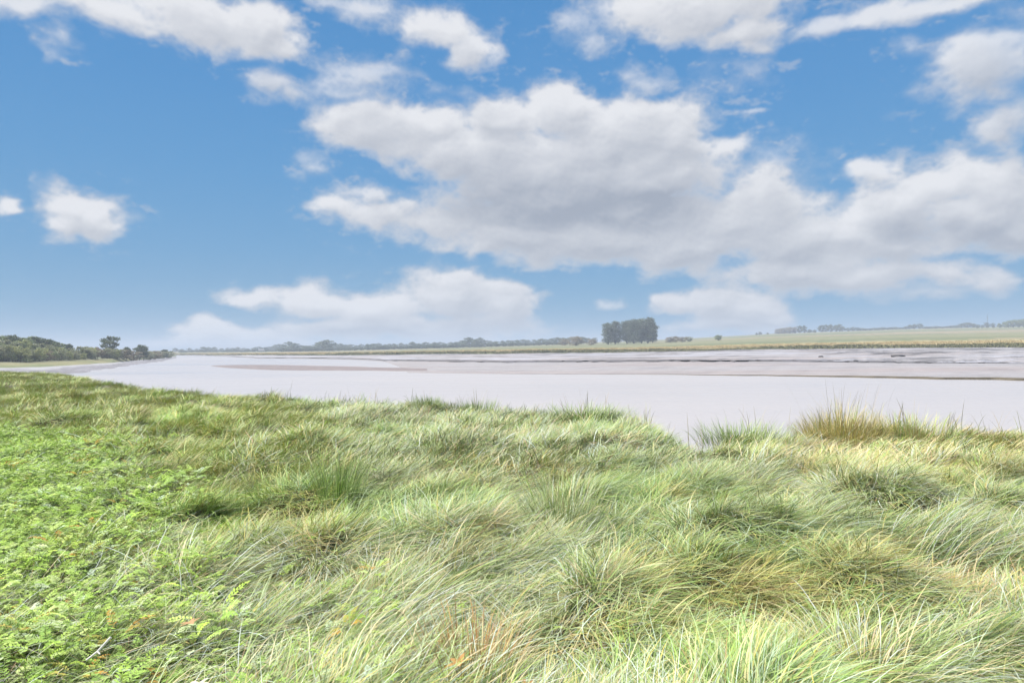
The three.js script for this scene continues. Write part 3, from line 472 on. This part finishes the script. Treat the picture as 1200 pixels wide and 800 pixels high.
// silverweed: feathery leaves of paired leaflets in a loose rosette
function silverweed(cols) {
  const b = new Blades(), V = (x, y, z) => new THREE.Vector3(x, y, z);
  const n = 6 + Math.floor(rnd() * 3);
  for (let i = 0; i < n; i++) {
    const th = (i / n) * 6.283 + rr(-0.4, 0.4), L = rr(0.11, 0.2), c = vary(cols[Math.floor(rnd() * cols.length)], 0.14), rise = rr(0.5, 1.0), lean = rr(0.02, 0.05);
    const f = V(Math.cos(th), 0, Math.sin(th)), s = V(-f.z, 0, f.x), at = (u) => V(f.x * (lean + L * u * 0.85), 0.01 + rise * L * (u - 0.55 * u * u), f.z * (lean + L * u * 0.85));
    for (let k = 0; k < 6; k++) { const u = k / 6, p = at(u), q = at(u + 1 / 6), w = s.clone().multiplyScalar(0.0014); b.tri(p.clone().sub(w), p.clone().add(w), q, c); }
    for (let k = 1; k <= 8; k++) for (const sd of [-1, 1]) {
      const u = 0.18 + k * 0.098, p = at(u), len = 0.034 * Math.sin(Math.PI * clamp(0.16 + u * 0.78, 0, 1)) * rr(0.85, 1.15), dir = s.clone().multiplyScalar(sd).addScaledVector(f, 0.55).addScaledVector(V(0, 1, 0), rr(-0.1, 0.45)).normalize(), wd = f.clone().multiplyScalar(0.0072).addScaledVector(V(0, 1, 0), rr(-0.003, 0.003));
      const m = p.clone().addScaledVector(dir, len * 0.5), e = p.clone().addScaledVector(dir, len); m.y += 0.002;
      b.tri(p, m.clone().add(wd), e, c); b.tri(p, e, m.clone().sub(wd), c);
    }
    const tip = at(1.0), e = at(1.14); b.tri(tip.clone().addScaledVector(s, 0.008), e, tip.clone().addScaledVector(s, -0.008), c);
  }
  return b.build();
}
const WEED = [[0.34, 0.48, 0.09], [0.39, 0.53, 0.115], [0.45, 0.56, 0.18], [0.27, 0.40, 0.09], [0.47, 0.55, 0.30]], WEEDY = [[0.42, 0.36, 0.05], [0.36, 0.32, 0.06], [0.45, 0.26, 0.05], [0.2, 0.3, 0.06]];
const weeds = []; for (let v = 0; v < 5; v++) weeds.push(silverweed(v < 4 ? WEED : WEEDY));

const flowAt = (x, d) => 0.25 + 2.6 * fbm(x * 0.24 + 4, d * 0.24, 11, 2) + 0.9 * n2(x * 0.9, d * 0.9, 13);       // heading in the x-z plane the sward has been combed
const goldZone = (x, d) => clamp(sstep(2.2, 4.6, x - 0.05 * d + 1.5 * fbm(x * 0.4, d * 0.4, 19, 2)) * sstep(6.2, 9.5, d + 1.2 * n2(x, d, 3)), 0, 1);
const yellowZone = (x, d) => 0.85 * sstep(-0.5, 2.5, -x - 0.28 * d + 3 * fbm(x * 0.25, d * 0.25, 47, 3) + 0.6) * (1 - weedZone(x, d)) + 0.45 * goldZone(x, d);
const lists = {};
const put = (key, v, lod, m, c) => ((lists[key] ??= {})[v + lod] ??= { v, lod, m: [], c: [] }, lists[key][v + lod].m.push(m), lists[key][v + lod].c.push(c));
{
  const bands = [[1.3, 4.2, 175], [4.2, 6.5, 150], [6.5, 10, 110], [10, 14, 62], [14, 20, 34], [20, 30, 14], [30, 72, 6.5]];
  const M = new THREE.Matrix4(), Q = new THREE.Quaternion(), Q2 = new THREE.Quaternion(), UPV = new THREE.Vector3(0, 1, 0), N = new THREE.Vector3(), E = new THREE.Euler(), S = new THREE.Vector3(), P = new THREE.Vector3();
  for (const [d0, d1, dens] of bands) {
    const wide = (d) => 0.93 * d + 1.4, area = (d1 - d0) * (wide(d0) + wide(d1)), count = Math.round(area * dens);
    for (let i = 0; i < count; i++) {
      const d = Math.sqrt(rr(d0 * d0, d1 * d1)), x = rr(-1, 1) * wide(d), e = inland(x, d);
      if (e < -1.6 || (d > 20 && x > 2)) continue;
      const wz = weedZone(x, d), gz = goldZone(x, d), lod = d > 9.5 ? 'far' : 'near', y = groundY(x, d), tone = fbm(x * 0.45, d * 0.45, 23, 3), hue = fbm(x * 0.3, d * 0.3, 27, 2);
      let hollow = 0; for (const [hx, hd, hr] of HOLLOWS) hollow = Math.max(hollow, Math.exp(-((x - hx) ** 2 + (d - hd) ** 2) / (hr * hr)));
      if (rnd() < hollow * 0.8 || (rnd() < 0.75 && fbm(x * 1.9, d * 1.9, 61, 2) > 0.36)) continue;
      let key, c = [1, 1, 1], sc = rr(0.8, 1.2);
      const pickk = rnd(), lay = 0.5 + 0.9 * n2(x * 0.6, d * 0.6, 29);
      if (rnd() < wz) { if (rnd() < 0.55) continue; key = rnd() < 0.5 ? 'lush' : rnd() < 0.75 ? 'tangled' : 'wisp'; }
      else if (rnd() < gz * 0.42 + (hollow > 0.3 ? 0.35 : 0) + sstep(0.28, 0.5, fbm(x * 0.8, d * 0.8, 37, 2)) * 0.5 + 0.5 * Math.exp(-(((x - 1.5) / 0.8) ** 2 + ((d - 4.9) / 0.5) ** 2)) + 0.35 * Math.exp(-(((x - 2.6) / 0.8) ** 2 + ((d - 5) / 0.5) ** 2))) key = 'dry';
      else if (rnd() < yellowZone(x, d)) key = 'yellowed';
      else key = pickk < 0.06 ? 'wisp' : pickk < 0.22 ? 'tangled' : pickk < 0.24 + lay * 0.6 ? 'lodged' : pickk < 0.9 ? 'arching' : pickk < 0.95 ? 'upright' : 'lush';
      c = mix3(c, [0.82, 1.03, 0.62], sstep(0.05, 0.35, hue) * 0.6); c = mix3(c, [1.12, 1.1, 1.18], sstep(0.05, 0.35, -hue) * 0.6);
      const t = 1 + 0.22 * tone + rr(-0.1, 0.1);
      c = c.map((q) => q * t);
      const gx = (groundY(x + 0.12, d) - groundY(x - 0.12, d)) / 0.24, gd = (groundY(x, d + 0.12) - groundY(x, d - 0.12)) / 0.24, f0 = flowAt(x, d), near = e > 0.6 ? 1 : 0.3;
      let th = Math.atan2(0.55 * Math.sin(f0) + 1.5 * gd * near, 0.55 * Math.cos(f0) - 1.5 * gx * near) + gauss() * 0.5; if (rnd() < 0.16) th = rr(-3.14, 3.14);
      if (e < 0.9) sc *= 0.9;
      N.set(-gx * 0.8 * near, 1, gd * 0.8 * near).normalize(); Q.setFromUnitVectors(UPV, N); E.set(gauss() * 0.1, -th, gauss() * 0.1, 'YXZ'); Q.multiply(Q2.setFromEuler(E)); S.set(sc, sc * rr(0.8, 1.1), sc); P.set(x, y - 0.01, -d);
      put(key, Math.floor(rnd() * 4), lod, M.compose(P, Q, S).clone(), c);
    }
  }
  // silverweed and its yellowing leaves
  for (let i = 0; i < 16000; i++) {
    const d = Math.sqrt(rr(1.6, 230)), x = rr(-1, 0.35) * (0.93 * d + 1.4), wz = weedZone(x, d);
    const sparse = x < 1.2 && rnd() < 0.05; if (rnd() > wz * 1.05 && !sparse) continue;
    const sc = rr(0.5, 1.2), v = rnd() < 0.04 + 0.25 * sstep(0.2, 0.5, fbm(x, d, 41, 2)) ? 4 : Math.floor(rnd() * 4);
    E.set(gauss() * 0.3, rr(0, 6.28), gauss() * 0.3, 'YXZ'); Q.setFromEuler(E); S.set(sc, sc, sc); P.set(x, groundY(x, d) + (sparse ? rr(0, 0.05) : rr(0.03, 0.16)), -d);
    const t = 1 + 0.3 * fbm(x * 1.3, d * 1.3, 43, 2); put('weed', v, 'near', M.compose(P, Q, S).clone(), [t, t, t * rr(0.8, 1.2)]);
  }
}
function stuffGroup(name, keys, label, category) {
  const g = new THREE.Group(); g.name = name; let n = 0;
  for (const key of keys) for (const k in lists[key] ?? {}) {
    const { v, lod, m, c } = lists[key][k], geo = key === 'weed' ? weeds[v] : kindsOf[key][v][lod], im = new THREE.InstancedMesh(geo, key === 'weed' ? weedMat : bladeMat, m.length);
    const cc = new THREE.Color(); m.forEach((q, i) => { im.setMatrixAt(i, q); im.setColorAt(i, cc.setRGB(...c[i])); });
    im.name = 'leaf_tuft' + (n ? '_' + String(n).padStart(3, '0') : ''); n++; im.userData.kind = 'stuff'; g.add(im);
  }
  return addThing(tag(g, label, category, null, 'stuff'));
}
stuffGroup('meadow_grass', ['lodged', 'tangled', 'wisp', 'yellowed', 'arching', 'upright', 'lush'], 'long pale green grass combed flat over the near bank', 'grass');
stuffGroup('dry_grass', ['dry'], 'straw coloured dry grass mixed through the near bank sward', 'grass');
stuffGroup('silverweed_cover', ['weed'], 'vivid green feathery silverweed covering the low corner of the bank', 'ground cover');

// thin flowering stems standing along the brink
{
  const stemGeo = [];
  for (let v = 0; v < 3; v++) {
    const b = new Blades();
    for (let i = 0; i < 5; i++) {
      const th = rr(0, 6.28), L = rr(0.35, 0.75), c = vary(v === 1 ? [0.34, 0.35, 0.16] : [0.36, 0.3, 0.2]);
      const e = b.blade(rr(-0.12, 0.12), 0, rr(-0.12, 0.12), th, L, 0.010, rr(0, 0.2), rr(0.3, 1.1), c, 6, 0.4);
    }
    stemGeo.push(b.build());
  }
  const g = new THREE.Group(); g.name = 'seed_stems'; const M = new THREE.Matrix4(), Q = new THREE.Quaternion(), E = new THREE.Euler();
  for (let v = 0; v < 3; v++) {
    const ms = []; for (let i = 0; i < 34; i++) { const t = rr(-0.72, 0.85), ed = edgeAt(t), d = ed - Math.abs(gauss()) * 0.7 - 0.05; if (t < -0.3 && rnd() < 0.6) continue; E.set(0, rr(0, 6.28), 0); ms.push(M.compose(new THREE.Vector3(t * d, groundY(t * d, d), -d), Q.setFromEuler(E), new THREE.Vector3(1, 1, 1).multiplyScalar(rr(0.7, 1.1))).clone()); }
    const im = new THREE.InstancedMesh(stemGeo[v], bladeMat, ms.length); ms.forEach((m, i) => im.setMatrixAt(i, m)); im.name = 'stem_tuft' + (v ? '_00' + v : ''); im.userData.kind = 'stuff'; g.add(im);
  }
  addThing(tag(g, 'thin brown flowering grass stems standing along the brink of the bank', 'grass stems', null, 'stuff'));
}
// tussocks that stand out from the sward: [bearing mark, distance, label, shape]
function tussock(px, d, label, o) {
  const g = new THREE.Group(), x = bear(px) * d; g.name = numbered('grass_tussock');
  const b = new Blades();
  for (let i = 0; i < o.n; i++) {
    const r = o.r * Math.sqrt(rnd()), a = rnd() * 6.283, th = o.fan === false ? (o.head ?? 0) + gauss() * 0.7 : a + gauss() * 0.6;
    b.blade(Math.cos(a) * r * (o.sx ?? 1), -0.04, Math.sin(a) * r, th, rr(...o.len) * (o.peak ? 1.25 - 0.85 * r / o.r : 1), rr(0.003, 0.006) * (o.wide ?? 1), rr(...o.a0), rr(...o.a1), pick(o.mix), 7, 0.4);
  }
  const m = new THREE.Mesh(b.build(), bladeMat); m.name = 'blades'; g.add(m);
  if (o.stems) { const s = new Blades(); for (let i = 0; i < o.stems; i++) { const a = rnd() * 6.283, r = o.r * rnd(), e = s.blade(Math.cos(a) * r * (o.sx ?? 1), 0, Math.sin(a) * r, a, o.len[1] * rr(1.0, 1.4), 0.005, rr(0, 0.2), rr(0.3, 0.9), vary([0.42, 0.35, 0.22])); } const sm = new THREE.Mesh(s.build(), bladeMat); sm.name = 'flower_stems'; g.add(sm); }
  g.position.set(x, groundY(x, d) + (o.lift ?? 0), -d);
  addThing(tag(g, label, 'grass tussock'));
}
const RISE = { a0: [0, 0.35], a1: [0.3, 0.9] }, ARCH = { a0: [0.05, 0.6], a1: [1.3, 2.3] };
const GREEN = [['mid', 0.45], ['deep', 0.2], ['pale', 0.25], ['fresh', 0.1]], AMBER = [['gold', 0.42], ['straw', 0.26], ['tan', 0.14], ['mid', 0.08], ['pale', 0.1]], GREY = [['silver', 0.45], ['pale', 0.3], ['mid', 0.17], ['straw', 0.08]];
tussock(985, 12.3, 'tall amber tussock standing up against the water on the brink', { n: 1700, r: 0.7, sx: 1.2, len: [0.42, 0.86], a0: [0, 0.4], a1: [0.3, 1.2], mix: AMBER, stems: 20, wide: 1.5, peak: true });
tussock(1065, 12.2, 'yellow green tussock beside the tall amber one', { n: 500, r: 0.6, sx: 1.2, len: [0.35, 0.6], a0: [0, 0.4], a1: [0.5, 1.4], mix: [['pale', 0.3], ['fresh', 0.25], ['gold', 0.3], ['straw', 0.15]], stems: 8, wide: 1.3 });
tussock(393, 7.7, 'dark green upright tussock with a shadowed foot in the combed sward', { n: 420, r: 0.26, len: [0.35, 0.68], a0: [0, 0.35], a1: [0.3, 1.0], mix: GREEN });
tussock(640, 4.1, 'large grey green tussock whose long blades pour over like hair', { n: 1100, r: 0.4, len: [0.3, 0.6], a0: [0.3, 1.0], a1: [1.6, 2.5], mix: GREY, lift: 0.1 });
tussock(1010, 3.75, 'large tussock over a dark opening with straw blades hanging down', { n: 1000, r: 0.45, len: [0.28, 0.55], a0: [0.5, 1.2], a1: [1.7, 2.6], mix: [['silver', 0.25], ['pale', 0.3], ['mid', 0.25], ['straw', 0.2]], lift: 0.16 });
tussock(370, 5.5, 'grey green drooping tussock above a dark gap', { n: 700, r: 0.36, len: [0.28, 0.55], a0: [0.4, 1.1], a1: [1.6, 2.4], mix: GREY, lift: 0.1 });
tussock(378, 21.4, 'dark green tussock on the brink where the bank bends', { n: 320, r: 0.45, sx: 1.5, len: [0.35, 0.6], a0: [0, 0.5], a1: [0.8, 1.6], mix: GREEN, wide: 2 });
tussock(560, 18, 'rounded green tussock with pale flower stems on the brink', { n: 420, r: 0.5, len: [0.3, 0.6], ...RISE, mix: GREEN, stems: 26, wide: 1.7 });
tussock(500, 19.6, 'small leafy green tussock on the brink of the bank', { n: 260, r: 0.4, len: [0.25, 0.45], ...RISE, mix: GREEN, stems: 6, wide: 1.8 });
tussock(685, 15.6, 'dark green mound of grass at the corner of the brink', { n: 800, r: 0.8, sx: 1.3, len: [0.35, 0.6], ...ARCH, mix: GREEN, wide: 1.7, lift: 0.1 });
tussock(868, 11.6, 'green leafy mound beside the notch in the brink', { n: 800, r: 0.65, sx: 1.2, len: [0.3, 0.55], a0: [0, 0.6], a1: [0.6, 1.8], mix: GREEN, stems: 14, wide: 1.3, lift: 0.05 });
tussock(540, 9.2, 'green tussock arching over flattened pale grass', { n: 480, r: 0.36, len: [0.35, 0.65], ...ARCH, mix: GREEN, wide: 1.2 });
tussock(655, 6.6, 'upright green tussock with a few straw blades', { n: 480, r: 0.34, len: [0.4, 0.75], a0: [0, 0.4], a1: [0.5, 1.5], mix: [['mid', 0.4], ['pale', 0.3], ['silver', 0.15], ['straw', 0.15]] });
tussock(548, 3.6, 'tuft of russet and straw blades standing thin in the green sward', { n: 420, r: 0.24, len: [0.2, 0.46], a0: [0, 0.5], a1: [0.3, 1.2], mix: [['straw', 0.36], ['russet', 0.3], ['gold', 0.12], ['tan', 0.12], ['pale', 0.1]], lift: 0.08 });
tussock(830, 4.95, 'tawny tussock combed over a brown hollow', { n: 460, r: 0.42, sx: 1.4, len: [0.25, 0.5], a0: [0.5, 1.1], a1: [1.5, 2.2], mix: [['straw', 0.22], ['tan', 0.33], ['pale', 0.2], ['mid', 0.25]], lift: 0.04 });
tussock(1130, 5.9, 'dark green swathe of grass combed sideways', { n: 800, r: 0.6, sx: 1.3, len: [0.5, 0.85], a0: [0.4, 1.0], a1: [1.5, 1.9], fan: false, head: 0.1, mix: [['mid', 0.4], ['deep', 0.25], ['silver', 0.2], ['straw', 0.15]], lift: 0.04 });

// small litter that can be told apart in the weed
function deadLeaf(px, d, s, tint, turn, label) {
  const g = new THREE.Group(), x = bear(px) * d; g.name = numbered('dead_leaf');
  const mat = new THREE.MeshStandardMaterial({ color: new THREE.Color().setRGB(...tint), roughness: 0.8, side: THREE.DoubleSide });
  for (let k = 0; k < 5; k++) { const b = new Blades(); b.blade(0, 0, 0, k * 1.2 + turn, s * rr(0.8, 1.2), s * 0.42, 1.2, 1.75, [1, 1, 1], 5, 0.2); const m = new THREE.Mesh(b.build(), mat); m.name = 'leaflet'; g.add(m); }
  g.position.set(x, groundY(x, d) + 0.2, -d); g.rotation.z = 0.2; addThing(tag(g, label, 'leaf'));
}
deadLeaf(230, 3.25, 0.075, [0.55, 0.47, 0.36], 0.3, 'curled pale buff dead leaf lying among the weed');
deadLeaf(222, 3.9, 0.06, [0.38, 0.22, 0.1], 0.9, 'brown dead leaf lying between weed and grass');
deadLeaf(535, 3.4, 0.08, [0.36, 0.2, 0.06], 0.2, 'orange withered leaf at the foot of the straw tuft');
deadLeaf(610, 3.2, 0.06, [0.34, 0.17, 0.06], 1.2, 'small orange withered leaf below the pouring tussock');
{
  const x = bear(113) * 3.5, m = new THREE.Mesh(mergeGeometries([limb(new THREE.Vector3(-0.04, 0, 0.03), new THREE.Vector3(0.0, 0.03, 0), 0.005, 0.006), limb(new THREE.Vector3(0, 0.03, 0), new THREE.Vector3(0.05, 0.09, -0.03), 0.006, 0.007), limb(new THREE.Vector3(0, 0.03, 0), new THREE.Vector3(0.03, 0.03, 0.03), 0.004, 0.003)]), new THREE.MeshStandardMaterial({ color: new THREE.Color().setRGB(0.6, 0.57, 0.52), roughness: 0.8 }));
  m.name = 'bleached_twig'; m.position.set(x, groundY(x, 3.5) + 0.2, -3.5); addThing(tag(m, 'short bleached twig sticking up out of the silverweed', 'twig'));
}
// rank grass along the foot and top of the far marsh bank
{
  const b = [new Blades(), new Blades()];
  for (let v = 0; v < 2; v++) for (let i = 0; i < 60; i++) b[v].blade(gauss() * 0.9, -0.1, gauss() * 0.7, rr(0, 6.28), rr(0.5, 1.1), rr(0.1, 0.2), rr(0, 0.4), rr(0.4, 1.4), vary(v ? [0.17, 0.165, 0.065] : [0.44, 0.35, 0.18], 0.3), 3);
  const geo = b.map((q) => q.build()), ms = [[], []], M = new THREE.Matrix4(), Q = new THREE.Quaternion(), E = new THREE.Euler();
  for (let i = 0; i < 6500; i++) {
    const t = rr(-0.5, 0.85), L = landAt(FAR, t), low = rnd() < 0.25, d = low ? mix(L[3][0], L[4][0], rr(-0.1, 1)) + 6 * n2(t * 9, 1, 8) : mix(L[4][0], L[5][0], Math.pow(rnd(), 1.5) * 0.6);
    E.set(0, rr(0, 6.28), 0); const s = low ? rr(0.7, 1.4) : rr(0.6, 1.1); ms[low ? 1 : 0].push(M.compose(new THREE.Vector3(t * d, heightOn(FAR, t, d) - 0.05, -d), Q.setFromEuler(E), new THREE.Vector3(s * 1.3, s, s * 1.3)).clone());
  }
  const g = new THREE.Group(); g.name = 'marsh_grass';
  ms.forEach((list, v) => { const im = new THREE.InstancedMesh(geo[v], bladeMat, list.length); list.forEach((m, i) => im.setMatrixAt(i, m)); im.name = v ? 'sedge_tuft' : 'reed_tuft'; im.userData.kind = 'stuff'; g.add(im); });
  addThing(tag(g, 'golden and dark green rank grass along the far marsh bank', 'marsh grass', null, 'stuff'));
}
renderer.render(scene, camera);
